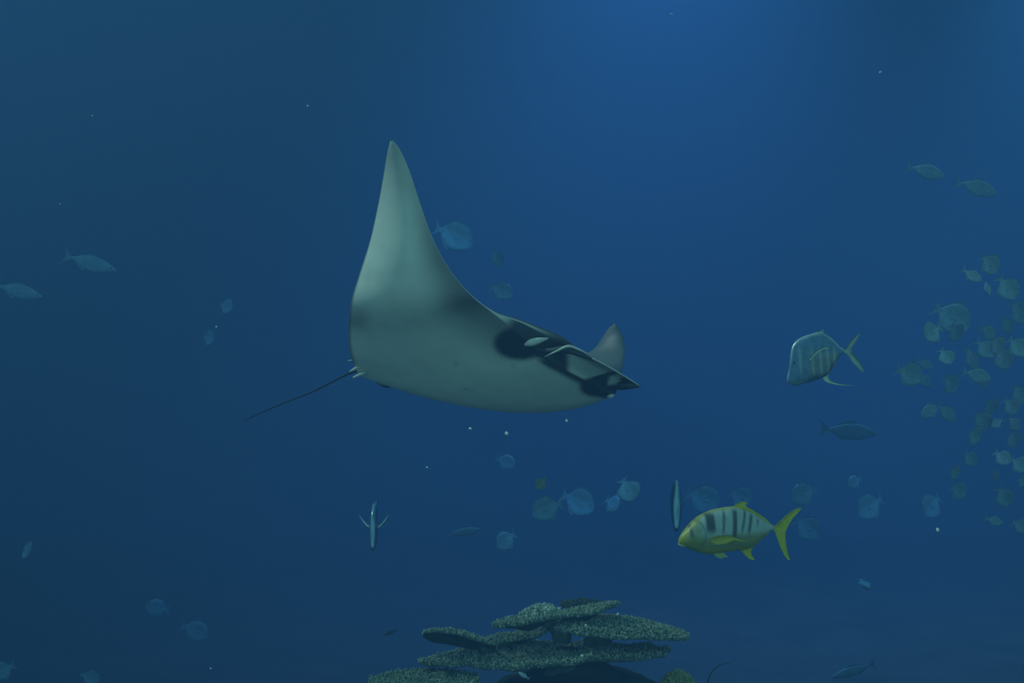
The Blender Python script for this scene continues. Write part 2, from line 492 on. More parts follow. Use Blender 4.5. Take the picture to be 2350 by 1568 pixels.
# --- golden trevally (outline units: 6.184 per pixel of the photograph)
def build_trevally():
    d = 6.6
    k = d / F / 6.184
    OX, OZ = 1130, 850
    C = lambda pts: crop(pts, OX, OZ, k)
    top = C([(338, 1000), (345, 955), (378, 895), (430, 830), (480, 768), (560, 690), (640, 634), (740, 584), (860, 546), (1000, 522), (1130, 512), (1250, 526), (1350, 566), (1450, 618), (1560, 688), (1650, 752), (1740, 798)])
    bot = C([(338, 1030), (380, 1055), (430, 1078), (520, 1116), (640, 1156), (760, 1182), (880, 1172), (1000, 1156), (1120, 1142), (1240, 1132), (1340, 1118), (1420, 1086), (1500, 1020), (1600, 930), (1680, 866), (1740, 838)])
    root = thing('golden_trevally', 'yellow-finned fish with dark vertical bars on silver flank, facing left', 'fish',
                 P(1500 + OX / 6.184, 1080 + OZ / 6.184, d), (0, 0, 0.10))
    m = skin_mat('trevally_skin', 0.42, 0.4, 0.05, 40, 0.10, 0.08, 160)
    V, Fc = loft(top, bot, 0.072, nst=110, nr=48)
    X = V[:, 0] / k + OX; Z = -V[:, 2] / k + OZ
    yel = np.array([0.40, 0.42, 0.03]); sil = np.array([0.33, 0.45, 0.42]); drk = np.array([0.035, 0.05, 0.05]); olive = np.array([0.20, 0.24, 0.05])
    col = np.tile(sil, (len(V), 1))
    def bl(col, c, w):
        w = np.clip(w, 0, 1)[:, None]
        return col * (1 - w) + c * w
    col = bl(col, olive, smoothstep(840, 960, Z + 0.05 * (X - 1000)) * 0.85)          # lower flank
    col = bl(col, yel, smoothstep(1040, 1150, Z) * 0.7)
    col = bl(col, olive * 1.1, (1 - smoothstep(560, 700, X)) * 0.7)                  # head
    col = bl(col, yel * 0.9, (1 - smoothstep(380, 520, X)) * 0.55)
    zt = np.interp(X, [p[0] for p in [(338, 0), (640, 0), (860, 0), (1130, 0), (1350, 0), (1650, 0), (1740, 0)]], [1000, 634, 546, 512, 566, 752, 798])
    col = bl(col, yel * 0.8, (1 - smoothstep(6, 34, Z - zt)) * 0.8)                    # yellow back line
    fade = 1 - smoothstep(820, 960, Z)
    for bx, hw, sl, z0_, z1_, st in ((760, 66, 0.03, 590, 880, 0.95), (945, 20, -0.10, 560, 900, 0.75), (1108, 34, -0.06, 540, 960, 0.9),
                                     (1240, 20, -0.22, 560, 880, 0.8), (1345, 25, -0.20, 610, 900, 0.85), (1462, 18, -0.15, 680, 800, 0.7)):
        cx_ = bx + sl * (Z - 720)
        w = (1 - smoothstep(hw * 0.6, hw * 1.3, np.abs(X - cx_))) * smoothstep(z0_ - 30, z0_ + 40, Z) * (1 - smoothstep(z1_ - 90, z1_ + 30, Z))
        col = bl(col, drk, w * st)
    w = (1 - smoothstep(14, 34, np.abs(X - 496 - 0.10 * (Z - 860)))) * smoothstep(720, 780, Z) * (1 - smoothstep(900, 950, Z))
    col = bl(col, drk * 1.5, 0.7 * w)                                                  # bar through the eye
    w = (1 - smoothstep(8, 22, np.abs(np.hypot((X - 520), (Z - 890) * 0.8) - 165))) * (X > 560) * (Z < 1040)
    col = bl(col, drk * 2, 0.45 * w)                                                   # gill cover edge
    mesh_obj('body', V, Fc, m, root, col)
    fm = skin_mat('trevally_fin', 0.5, 0.3, 0, 60, 0.12)
    yfin = np.array([0.47, 0.48, 0.025])
    def F_(name, pts, th=0.004, y=0.0, bend=None, c=yfin):
        v, f = fin(C(pts), th, y, bend)
        mesh_obj(name, v, f, fm, root, np.tile(c, (len(v), 1)))
    F_('dorsal_fin', [(1110, 530), (1140, 498), (1180, 470), (1240, 446), (1300, 438), (1336, 456), (1315, 474), (1312, 500), (1330, 520), (1400, 556), (1500, 618), (1590, 680), (1668, 752), (1600, 730), (1480, 660), (1330, 580), (1200, 545)], 0.005)
    F_('caudal_fin', [(1700, 795), (1740, 790), (1800, 740), (1900, 645), (2000, 578), (2080, 540), (2132, 544), (2060, 622), (1990, 696), (1930, 795), (1888, 885), (1888, 965), (1902, 1080), (1926, 1200), (1958, 1282), (1930, 1286), (1880, 1230), (1820, 1110), (1770, 980), (1735, 880), (1700, 845)], 0.006)
    F_('anal_fin', [(1225, 1120), (1250, 1152), (1300, 1206), (1370, 1266), (1425, 1278), (1442, 1266), (1402, 1216), (1384, 1150), (1420, 1096), (1500, 1030), (1600, 938), (1690, 870), (1600, 915), (1480, 1010), (1380, 1085)], 0.005)
    for s in (-1, 1):
        F_('pectoral_fin', [(735, 950), (780, 915), (870, 892), (980, 890), (1060, 905), (1190, 945), (1275, 978), (1180, 972), (1080, 955), (960, 1006), (850, 1025), (770, 992)],
           0.004, s * 0.066, lambda x, z, s=s: s * (0.004 + 0.03 * max(0, (x / k + OX - 760) / 500) ** 2 - 0.15 * max(0.0, -z - 0.03) ** 1.0), c=np.array([0.38, 0.40, 0.035]))
        F_('pelvic_fin', [(815, 1165), (850, 1200), (900, 1232), (952, 1248), (985, 1218), (1010, 1226), (1050, 1226), (1015, 1195), (1000, 1165), (940, 1140), (860, 1140)], 0.004, s * 0.014,
           c=np.array([0.36, 0.42, 0.16]))
        v, f = ball(((495 - OX) * k, s * 0.042, -(880 - OZ) * k), 0.0085, 12, 8, 0.8)
        mesh_obj('eye', v, f, eye_m, root)
    v, f = tube([((345 - OX) * k, 0, -(1025 - OZ) * k), ((372 - OX) * k, -0.010, -(1050 - OZ) * k), ((430 - OX) * k, -0.022, -(1052 - OZ) * k)], [0.006, 0.005, 0.003], 8)
    mesh_obj('lip', v, f, fm, root, np.tile(np.array([0.42, 0.45, 0.18]), (len(v), 1)))
build_trevally()

# --- lookdown fish (outline units: 8.254 per pixel)
LKD = 6.9
LK = LKD / F / 8.254
LOX, LOZ = 880, 760
def lookdown_parts(fins='folded'):
    C = lambda pts: crop(pts, LOX, LOZ, LK)
    k = LK
    top = C([(384, 1130), (398, 1070), (420, 985), (436, 880), (444, 760), (458, 640), (482, 540), (540, 450), (620, 388), (720, 338), (850, 298), (960, 266), (1040, 264), (1110, 308), (1200, 370), (1290, 452), (1370, 540), (1450, 588)])
    bot = C([(384, 1195), (430, 1250), (520, 1276), (640, 1262), (760, 1232), (880, 1192), (1000, 1154), (1070, 1124), (1150, 1076), (1200, 1000), (1260, 900), (1320, 800), (1370, 720), (1450, 642)])
    V, Fc = loft(top, bot, 0.030, nst=90, nr=40, wpeak=0.42)
    X = V[:, 0] / k + LOX; Z = -V[:, 2] / k + LOZ
    base = np.array([0.09, 0.21, 0.34]); lite = np.array([0.40, 0.52, 0.46]); low = np.array([0.13, 0.20, 0.21])
    col = np.tile(base, (len(V), 1))
    def bl(c0, c, w):
        w = np.clip(w, 0, 1)[:, None]
        return c0 * (1 - w) + c * w
    col = bl(col, low, smoothstep(600, 720, Z) * (1 - smoothstep(1050, 1200, Z)) * 0.8 * smoothstep(740, 800, X))
    for bx in (620, 850, 1000, 1140, 1270):
        col = bl(col, lite * 0.8, (1 - smoothstep(12, 42, np.abs(X - bx - 0.08 * (Z - 760)))) * 0.5 * smoothstep(500, 620, Z) * (1 - smoothstep(1000, 1150, Z)))
    col = bl(col, lite, (1 - smoothstep(8, 40, X - np.interp(Z, [300, 540, 760, 1130], [690, 482, 444, 384]))) * 0.7)
    col = bl(col, lite, smoothstep(1180, 1250, Z) * 0.5)
    zt = np.interp(X, [384, 444, 482, 620, 850, 1040, 1200, 1370, 1450], [1130, 760, 540, 388, 298, 264, 370, 540, 588])
    col = bl(col, lite, (1 - smoothstep(10, 60, Z - zt)) * 0.7)
    P_ = [('body', V, Fc, col)]
    fc = np.array([0.26, 0.36, 0.32])
    def add(name, pts, th=0.003, y=0.0, bend=None, c=fc):
        v, f = fin(C(pts), th, y, bend)
        P_.append((name, v, f, np.tile(c, (len(v), 1))))
    add('dorsal_fin', [(930, 290), (985, 250), (1030, 225), (1082, 198), (1064, 258), (1110, 296), (1200, 358), (1290, 440), (1375, 530), (1290, 470), (1150, 360), (1040, 300)])
    add('caudal_fin', [(1420, 595), (1500, 565), (1560, 445), (1640, 360), (1765, 250), (1705, 400), (1645, 485), (1585, 580), (1590, 640), (1645, 700), (1722, 800), (1792, 920), (1818, 1015), (1790, 1032), (1700, 942), (1620, 862), (1540, 742), (1490, 672), (1420, 640)], 0.004)
    add('anal_fin', [(1040, 1120), (1082, 1192), (1150, 1228), (1300, 1264), (1450, 1280), (1625, 1280), (1450, 1256), (1300, 1230), (1205, 1190), (1150, 1112), (1200, 1010), (1290, 870), (1340, 770), (1250, 880), (1130, 1040)], 0.004, c=np.array([0.42, 0.50, 0.42]))
    for s in (-1, 1):
        if fins == 'folded':
            add('pectoral_fin', [(768, 792), (860, 680), (950, 602), (1060, 546), (1150, 540), (1164, 580), (1062, 592), (962, 654), (882, 724), (800, 806)], 0.003, s * 0.030,
                lambda x, z, s=s: s * 0.004, c=np.array([0.33, 0.43, 0.37]))
        else:
            # spread sideways: sickle sweeping out and up
            pts = np.array([(0, 0, -0.004), (0.002, 0.022, 0.004), (0.006, 0.050, 0.030), (0.010, 0.080, 0.068)])
            pts[:, 1] = pts[:, 1] * s + s * 0.016
            pts += np.array([(800 - LOX) * k, 0, -(780 - LOZ) * k])
            path = catmull(pts, np.linspace(0, 3, 14))
            v, f = tube(path, np.interp(np.linspace(0, 1, 14), [0, 0.3, 0.7, 1], [0.006, 0.009, 0.006, 0.001]), 8, 0.6, up=(1, 0, 0))
            P_.append(('pectoral_fin', np.array(v), f, np.tile(np.array([0.42, 0.52, 0.50]), (len(v), 1))))
        v, f = ball(((512 - LOX) * k, s * 0.019, -(850 - LOZ) * k), 0.0065, 12, 8, 0.7)
        P_.append(('eye', v, f, np.tile(np.array([0.02, 0.025, 0.03]), (len(v), 1))))
    return P_

look_m = skin_mat('lookdown_silver', 0.36, 0.5, 0.45, 30, 0.18, 0.1, 120)
def assemble(root, parts, mat):
    for name, v, f, c in parts:
        mesh_obj(name, v, f, mat, root, c)
assemble(thing('lookdown_fish', 'translucent silver deep-bodied fish with steep forehead, above the yellow-finned fish', 'fish',
               P(1760 + LOX / 8.254, 730 + LOZ / 8.254, LKD), (0, 0, -0.08)), lookdown_parts(), look_m)

# the two seen end on
face_m = skin_mat('lookdown_silver_frontal', 0.25, 0.6, 0.75, 30, 0.15, 0.1, 120)
r1 = thing('lookdown_fish', 'thin silver fish seen head-on beside the yellow-finned fish\'s snout', 'fish', P(1552, 1158, 7.4), Euler((0.0, 0.0, math.radians(84))))
assemble(r1, [(n_, v, f, c * np.array([0.65, 0.88, 1.1])) for n_, v, f, c in lookdown_parts()], face_m)
r1.scale = (1.0, 1.0, 0.98)
r2 = thing('lookdown_fish', 'slim fish seen head-on with both side fins spread like a trident', 'fish', P(858, 1207, 8.6), Euler((0, math.radians(0), math.radians(92))))
assemble(r2, [(n_, v, f, c * (np.array([0.65, 0.88, 1.1]) if n_ != 'pectoral_fin' else 1.2)) for n_, v, f, c in lookdown_parts('spread')], face_m)
r2.scale = (1.0, 0.92, 1.05)

# ------------------------------------------------------------------ distant fish
def mirror_z(p, f=1.0):
    return [(x, -z * f) for x, z in p]
KINDS = {
    'jack': dict(h=1.0, w=0.075,
        top=[(-.50, 0.0), (-.47, .055), (-.40, .12), (-.28, .19), (-.12, .225), (.04, .20), (.18, .13), (.29, .06), (.37, .03)],
        bot=[(-.50, -.02), (-.46, -.06), (-.38, -.12), (-.25, -.185), (-.08, -.215), (.06, -.18), (.19, -.11), (.29, -.05), (.37, -.03)],
        caudal=[(.34, .03), (.40, .07), (.46, .14), (.53, .21), (.50, .11), (.46, .03), (.46, -.03), (.50, -.11), (.53, -.21), (.46, -.14), (.40, -.07), (.34, -.03)],
        dorsal=[(-.14, .20), (-.08, .25), (.02, .29), (.05, .235), (.16, .16), (.30, .06), (.16, .11), (.02, .17)],
        anal=[(-.02, -.18), (.04, -.24), (.09, -.27), (.10, -.20), (.20, -.12), (.31, -.05), (.18, -.09), (.05, -.15)]),
    'slender': dict(h=0.62, w=0.07,
        top=[(-.50, 0.0), (-.46, .05), (-.36, .12), (-.20, .19), (-.02, .20), (.14, .15), (.28, .07), (.38, .03)],
        bot=[(-.50, -.02), (-.45, -.06), (-.34, -.13), (-.18, -.20), (0, -.21), (.15, -.15), (.28, -.07), (.38, -.03)],
        caudal=[(.35, .03), (.42, .10), (.53, .26), (.49, .12), (.47, 0), (.49, -.12), (.53, -.26), (.42, -.10), (.35, -.03)],
        dorsal=[(-.16, .18), (-.10, .26), (.06, .24), (.24, .12), (.20, .09), (0, .17)],
        anal=[(.04, -.18), (.10, -.26), (.22, -.15), (.28, -.06), (.15, -.11)]),
    'disc': dict(h=1.35, w=0.06,
        top=[(-.48, -.03), (-.46, .04), (-.41, .12), (-.30, .21), (-.14, .255), (.04, .245), (.18, .17), (.28, .08), (.36, .035)],
        bot=[(-.48, -.05), (-.45, -.09), (-.38, -.15), (-.24, -.22), (-.06, -.245), (.09, -.21), (.20, -.13), (.29, -.06), (.36, -.03)],
        caudal=[(.33, .035), (.40, .08), (.52, .17), (.47, .07), (.46, 0), (.47, -.07), (.52, -.17), (.40, -.08), (.33, -.035)],
        dorsal=[(-.20, .23), (-.10, .285), (.06, .285), (.20, .20), (.30, .075), (.20, .12), (.04, .20)],
        anal=[(-.08, -.22), (.02, -.275), (.14, -.23), (.25, -.12), (.31, -.05), (.20, -.10), (.06, -.18)]),
}
def fish_parts(kind, tint):
    K = KINDS[kind]; h = K['h']
    sz = lambda p: [(x, z * h) for x, z in p]
    V, Fc = loft(sz(K['top']), sz(K['bot']), K['w'], nst=26, nr=16)
    base = np.array(tint); Z = V[:, 2]
    w = smoothstep(-0.10, 0.16, Z)[:, None]
    col = base * 1.25 * (1 - w) + base * 0.75 * w                  # paler belly, darker back
    out_ = [('body', V, Fc, col)]
    for nm in ('caudal', 'dorsal', 'anal'):
        v, f = fin(sz(K[nm]), 0.010)
        out_.append((nm + '_fin', v, f, np.tile(base * 0.9, (len(v), 1))))
    for s in (-1, 1):
        v, f = fin([(-.20, -.03 * h), (-.12, .0), (.02, -.05 * h), (-.08, -.075 * h), (-.17, -.07 * h)], 0.006, s * K['w'] * 0.98, lambda x, z, s=s: s * 0.05 * max(0, x + .2))
        out_.append(('pectoral_fin', v, f, np.tile(base, (len(v), 1))))
        v, f = ball((-.395, s * K['w'] * 0.62, .035 * h), 0.016, 8, 6, 0.7)
        out_.append(('eye', v, f, np.tile(np.array([0.02, 0.02, 0.02]), (len(v), 1))))
    return out_

far_m = skin_mat('distant_fish_skin', 0.5, 0.35, 0.0, 8, 0.15)
TINTS = {'dim': (0.10, 0.26, 0.32), 'silver': (0.45, 0.68, 0.66), 'teal': (0.35, 0.63, 0.58), 'faint': (0.20, 0.46, 0.58), 'blue': (0.16, 0.44, 0.80), 'grey': (0.20, 0.27, 0.27), 'yellow': (0.32, 0.36, 0.06), 'dark': (0.03, 0.04, 0.035)}  # faint and dim have water haze painted into the fish colour
PROTO = {}
def proto(kind, tint, split):
    key = (kind, tint, split)
    if key not in PROTO:
        pr = fish_parts(kind, TINTS[tint])
        if split:
            PROTO[key] = [(n_, mesh_obj(n_, v, f, far_m, None, c)) for n_, v, f, c in pr]
        else:
            Vs, Fs, Cs, o_ = [], [], [], 0
            for n_, v, f, c in pr:
                Vs.append(v); Cs.append(c); Fs += [tuple(i + o_ for i in ff) for ff in f]; o_ += len(v)
            PROTO[key] = [('fish', mesh_obj('fish', np.concatenate(Vs), Fs, far_m, None, np.concatenate(Cs)))]
        for _, o in PROTO[key]:
            COL.objects.unlink(o)
    return PROTO[key]

def put_fish(name, kind, tint, px, py, d, length_px, yaw, roll, label, group=None, split=True, tall=1.0):
    """yaw 0 = side-on facing left, 180 = facing right; roll tips the fish in the picture plane"""
    L = length_px * d / F
    loc = P(px, py, d)
    rot = Euler((0, math.radians(roll), math.radians(yaw)), 'XYZ')
    q = Matrix.Rotation(math.radians(roll), 3, 'Y') @ Matrix.Rotation(math.radians(yaw), 3, 'Z')
    pr = proto(kind, tint, split)
    if split:
        r = thing(name, label, 'fish', loc, q.to_euler(), group)
        for n_, o in pr:
            c = o.copy(); COL.objects.link(c); c.parent = r
    else:
        r = pr[0][1].copy(); r.name = name; COL.objects.link(r)
        r.location = loc; r.rotation_euler = q.to_euler()
        tag(r, label, 'fish', group)
    r.scale = (L, L, L * tall)
    return r

SOLO = [
 # name, kind, tint, px, py, dist, length, yaw, roll, label, tall
 ('surgeonfish', 'disc', 'blue', 1041, 541, 13.0, 100, 190, 24, 'blue oval fish just right of the manta\'s raised wing, nose down', 0.95),
 ('surgeonfish', 'disc', 'faint', 1140, 592, 23, 44, 200, 60, 'very faint greenish fish between the blue oval fish and the manta\'s head', 1.0),
 ('surgeonfish', 'disc', 'faint', 1150, 668, 23, 60, 170, 20, 'very faint fish low behind the manta\'s leading edge, below the blue oval fish', 1.0),
 ('jack', 'slender', 'faint', 207, 604, 21, 122, 188, 17, 'slender hazy fish at far left, upper one of two', 1.1),
 ('jack', 'slender', 'faint', 42, 668, 21, 112, 186, 15, 'slender hazy fish touching the left frame edge, lower one of two', 1.1),
 ('jack', 'disc', 'faint', 519, 703, 30, 46, 140, 20, 'faint small oval fish left of the manta\'s wing, upper of a pair', 1.1),
 ('jack', 'disc', 'faint', 479, 776, 30, 46, 130, 10, 'faint small oval fish above the manta\'s tail tip, lower of a pair', 1.1),
 ('jack', 'jack', 'teal', 2124, 394, 26, 92, 186, 14, 'slender hazy fish at upper right, left one of two', 0.85),
 ('jack', 'jack', 'teal', 2240, 431, 26, 100, 184, 16, 'slender hazy fish at upper right, right one of two', 0.85),
 ('surgeonfish', 'disc', 'blue', 1326, 1152, 15, 92, 150, 22, 'brightest hazy oval fish below the manta\'s belly', 1.0),
 ('surgeonfish', 'disc', 'faint', 1256, 1168, 19, 80, 20, -18, 'hazy blue oval fish overlapping the left of the brightest oval fish', 1.0),
 ('surgeonfish', 'disc', 'faint', 1441, 1124, 19, 78, 130, 60, 'hazy blue oval fish standing nose down below the manta\'s head', 1.0),
 ('surgeonfish', 'disc', 'faint', 1405, 1156, 25, 60, 120, 30, 'very faint oval fish just left of the one standing nose down', 1.0),
 ('surgeonfish', 'disc', 'faint', 1162, 1240, 22, 62, 35, -32, 'faint oval fish low left of the brightest oval fish, above the coral', 1.0),
 ('surgeonfish', 'slender', 'dim', 1075, 1220, 23, 80, 10, -8, 'very faint slim fish left of the faint oval fish above the coral', 1.0),
 ('surgeonfish', 'disc', 'blue', 1612, 1146, 17, 96, 200, 22, 'hazy blue oval fish directly above the yellow-finned fish\'s head', 1.0),
 ('surgeonfish', 'disc', 'blue', 1698, 1142, 18, 74, 205, 22, 'hazy blue oval fish behind the yellow-finned fish\'s dorsal fin', 1.0),
 ('surgeonfish', 'disc', 'faint', 1846, 1134, 23, 76, 25, -12, 'faint blue oval fish above the yellow-finned fish\'s tail', 1.0),
 ('surgeonfish', 'disc', 'blue', 1852, 1212, 17, 82, 200, 35, 'hazy blue oval fish behind the yellow-finned fish\'s tail fork', 1.0),
 ('surgeonfish', 'disc', 'blue', 1998, 1163, 17, 84, 28, -26, 'hazy oval fish right of the yellow-finned fish\'s tail', 1.0),
 ('surgeonfish', 'disc', 'blue', 2139, 1160, 19, 80, 40, -34, 'hazy oval fish between the tail-side oval fish and the school', 1.0),
 ('surgeonfish', 'disc', 'faint', 1962, 1106, 27, 44, 30, -20, 'tiny faint fish above the oval fish right of the yellow tail', 1.0),
 ('jack', 'slender', 'dim', 1948, 990, 24, 130, 180, 5, 'large very faint fish shape below the silver deep-bodied fish', 1.15),
 ('butterflyfish', 'disc', 'yellow', 1241, 1110, 22, 36, 20, -40, 'tiny yellowish fish above the hazy oval fish below the manta', 1.0),
 ('butterflyfish', 'disc', 'faint', 1160, 1060, 29, 50, 160, 20, 'very faint greenish fish below the lowest part of the manta\'s belly', 1.0),
 ('surgeonfish', 'disc', 'faint', 61, 1262, 25, 60, 120, 30, 'faint round fish alone at lower left frame edge', 1.0),
 ('surgeonfish', 'disc', 'faint', 362, 1396, 28, 58, 30, 18, 'very faint fish at lower left, upper of the two left of the coral', 1.0),
 ('surgeonfish', 'disc', 'faint', 447, 1447, 28, 66, 190, 25, 'very faint fish at lower left, lower of the two left of the coral', 1.0),
 ('surgeonfish', 'disc', 'faint', 206, 1556, 21, 50, 185, 25, 'faint fish cut by the bottom edge at lower left', 1.0),
 ('surgeonfish', 'disc', 'faint', 6, 1540, 20, 60, 10, -25, 'faint fish cut by the bottom left corner', 1.0),
 ('jack', 'slender', 'dim', 1984, 1340, 22, 90, 95, 85, 'very faint upright fish below and right of the yellow-finned fish', 1.0),
 ('jack', 'slender', 'dim', 1958, 1540, 21, 110, 10, -14, 'very faint slanting fish at the bottom edge right of the coral', 0.8),
 ('wrasse', 'slender', 'dark', 895, 1453, 9.6, 34, 8, -22, 'small dark slim fish left of the coral plates', 0.75),
 ('wrasse', 'slender', 'silver', 1202, 1551, 8.2, 42, 40, 40, 'small pale fish in the dark gap below the coral shelf', 0.9),
]
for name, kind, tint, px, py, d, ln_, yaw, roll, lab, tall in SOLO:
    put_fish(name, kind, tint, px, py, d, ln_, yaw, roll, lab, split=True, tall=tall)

SCHOOL = [(2230, 632, 46), (2271, 606, 54), (2268, 664, 58), (2312, 661, 58), (2340, 716, 62), (2184, 728, 84), (2193, 762, 50), (2141, 762, 56), (2310, 748, 50),
          (2266, 762, 56), (2262, 800, 50), (2288, 792, 52), (2337, 796, 52), (2229, 822, 54), (2241, 862, 60), (2302, 822, 56), (2171, 818, 42), (2086, 859, 62), (2121, 872, 46), (2122, 836, 40),
          (2181, 881, 52), (2256, 872, 46), (2137, 943, 56), (2172, 948, 54), (2254, 966, 56), (2274, 932, 44), (2289, 971, 38), (2326, 972, 52), (2320, 932, 44), (2340, 905, 46),
          (2236, 1001, 54), (2326, 1008, 44), (2226, 1052, 38), (2300, 1050, 40), (2340, 1066, 44), (2191, 1085, 40), (2284, 1091, 40), (2199, 1126, 50), (2304, 1140, 50), (2281, 1196, 38), (2343, 1207, 38), (2346, 1104, 34)]
ORD = ['topmost', 'second from the top', 'third from the top', 'fourth from the top', 'fifth from the top', 'sixth from the top', 'seventh from the top', 'eighth from the top', 'ninth from the top', 'tenth from the top', 'eleventh from the top', 'twelfth from the top']
BANDS = [(0, 2160, 'leftmost'), (2160, 2215, 'second'), (2215, 2262, 'middle'), (2262, 2308, 'fourth'), (2308, 2400, 'frame-edge')]
for a, b, bn in BANDS:
    mem = sorted([f for f in SCHOOL if a <= f[0] < b], key=lambda f: f[1])
    for i, (px, py, ln_) in enumerate(mem):
        yaw = random.choice([random.uniform(20, 60), random.uniform(140, 175), random.uniform(188, 232), random.uniform(188, 225)])
        if (px, py) == (2086, 859):
            yaw = 190
        if (px, py) == (2184, 728):
            yaw = 160
        roll = random.uniform(18, 62) if yaw > 100 else random.uniform(-45, -5)
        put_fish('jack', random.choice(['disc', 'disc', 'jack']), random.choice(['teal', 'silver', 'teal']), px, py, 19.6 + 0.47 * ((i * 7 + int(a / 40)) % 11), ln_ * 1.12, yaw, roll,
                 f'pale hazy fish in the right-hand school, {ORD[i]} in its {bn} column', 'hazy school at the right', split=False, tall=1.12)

# ------------------------------------------------------------------ coral outcrop
coral_m = skin_mat('coral_skin', 0.9, 0.1, 0, 25, 0.30, 0.3, 90)
def hash_noise(seed):
    r = np.random.default_rng(seed)
    k = r.normal(size=(6, 3)); ph = r.uniform(0, 6.28, 6); am = 1 / (1 + np.arange(6) * 0.6)
    def f(p, s=1.0):
        p = np.asarray(p, float) * s
        return sum(am[i] * np.sin((1 + 0.8 * i) * (p @ k[i]) + ph[i]) for i in range(6)) / am.sum()
    return f

def nub_mesh(points, normals, rad, hgt, seed):
    r = np.random.default_rng(seed)
    V, Fc, H = [], [], []
    for p, n_ in zip(points, normals):
        n_ = n_ + r.normal(scale=0.35, size=3); n_ /= np.linalg.norm(n_)
        a = np.cross(n_, [0.3, 0.9, 0.2]); a /= np.linalg.norm(a); b = np.cross(n_, a)
        ra = rad * r.uniform(0.6, 1.3); h = hgt * r.uniform(0.5, 1.5)
        o_ = len(V)
        for lv, (rr, hh) in enumerate(((1.0, -0.2), (0.8, 0.6))):
            for k_ in range(5):
                an = 2 * math.pi * k_ / 5
                V.append(p + ra * rr * (math.cos(an) * a + math.sin(an) * b) + n_ * h * hh); H.append(lv * 0.6)
        V.append(p + n_ * h); H.append(1.0)
        for k_ in range(5):
            k2 = (k_ + 1) % 5
            Fc.append((o_ + k_, o_ + k2, o_ + 5 + k2, o_ + 5 + k_)); Fc.append((o_ + 5 + k_, o_ + 5 + k2, o_ + 10))
    return np.array(V), Fc, np.array(H)

def coral_plate(label, c, rx, ry, thick, roll=0.0, pitch=0.0, cup=0.0, wave=0.03, seed=1, nubs=900, base=(0.085, 0.13, 0.085), tip=(0.32, 0.41, 0.28), stalk=None, nub=(0.0075, 0.016), name='plate_coral', dome=0.0, lobes=0.16):
    root = thing(name, label, 'coral', P(*c))
    nz = hash_noise(seed)
    q = (Matrix.Rotation(math.radians(-roll), 3, 'Y') @ Matrix.Rotation(math.radians(pitch), 3, 'X'))
    Q = np.array([list(r_) for r_ in q])
    NT, NR_ = 72, 16
    th = np.linspace(0, 2 * math.pi, NT, endpoint=False)
    Rt = 1 + lobes * nz(np.stack([np.cos(th), np.sin(th), 0 * th], 1), 1.6) + 0.06 * nz(np.stack([np.cos(th), np.sin(th), 0 * th], 1), 5.0)
    def top_pt(r, t_):
        R_ = np.interp(np.mod(t_, 2 * math.pi), np.append(th, 2 * math.pi), np.append(Rt, Rt[0]))
        x = rx * R_ * r * np.cos(t_); y = ry * R_ * r * np.sin(t_)
        p = np.stack([x, y, 0 * x], -1)
        z = cup * r ** 2 - dome * r ** 2 + wave * nz(p, 3.0) + 0.25 * wave * nz(p, 14.0)
        return np.stack([x, y, z], -1)
    rr = np.linspace(0.02, 1, NR_)
    Rg, Tg = np.meshgrid(rr, th, indexing='ij')
    up = top_pt(Rg, Tg)
    dn = up.copy(); dn[..., 2] -= thick * (0.5 + 0.5 * np.sqrt(1 - np.clip(Rg, 0, 1) ** 2) + 1.4 * (1 - Rg) ** 2)
    ring = np.concatenate([up, dn[::-1]], 0)
    V = ring.reshape(-1, 3) @ Q.T
    m_ = ring.shape[0]
    Fc = grid_faces(m_, NT, True)
    Fc.append(tuple(range(NT))); Fc.append(tuple((m_ - 1) * NT + k_ for k_ in range(NT - 1, -1, -1)))
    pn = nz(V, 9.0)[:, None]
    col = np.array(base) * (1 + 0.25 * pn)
    col[len(V) // 2 + NT:] *= 0.35                      # shade beneath the plate painted into its underside
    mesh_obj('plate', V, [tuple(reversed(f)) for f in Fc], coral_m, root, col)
    r_ = np.random.default_rng(seed + 50)
    a = np.sqrt(r_.uniform(0.0, 1.0, nubs)); t_ = r_.uniform(0, 2 * math.pi, nubs)
    edge = r_.uniform(size=nubs) < 0.22; a[edge] = r_.uniform(0.96, 1.0, edge.sum())
    pts = top_pt(a, t_)
    nrm = np.stack([0.5 * np.cos(t_) * a ** 6, 0.5 * np.sin(t_) * a ** 6, np.ones(nubs)], -1)
    pts[edge, 2] -= r_.uniform(0, thick * 0.5, edge.sum())
    nrm[edge, :2] *= 2.2
    v, f, h = nub_mesh(pts @ Q.T, nrm @ Q.T, nub[0], nub[1], seed + 99)
    pal = r_.uniform(0.6, 1.5, nubs).repeat(11)[:, None]
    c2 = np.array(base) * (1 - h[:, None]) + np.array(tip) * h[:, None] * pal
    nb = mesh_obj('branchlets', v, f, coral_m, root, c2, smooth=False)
    nb['kind'] = 'stuff'
    if stalk is not None:
        o0 = np.array(tuple(root.location))
        pth = np.array([tuple(Vector(P(*s_[:3]))) for s_ in stalk]) - o0
        path = catmull(pth, np.linspace(0, len(pth) - 1, 14))
        rd = np.interp(np.linspace(0, 1, 14), np.linspace(0, 1, len(stalk)), [s_[3] for s_ in stalk])
        v, f = tube(path, rd, 14)
        v = np.array(v); v += 0.02 * nz(v, 12)[:, None]
        mesh_obj('stalk', v, f, coral_m, root, np.tile(np.array(base) * 0.9, (len(v), 1)))
    return root

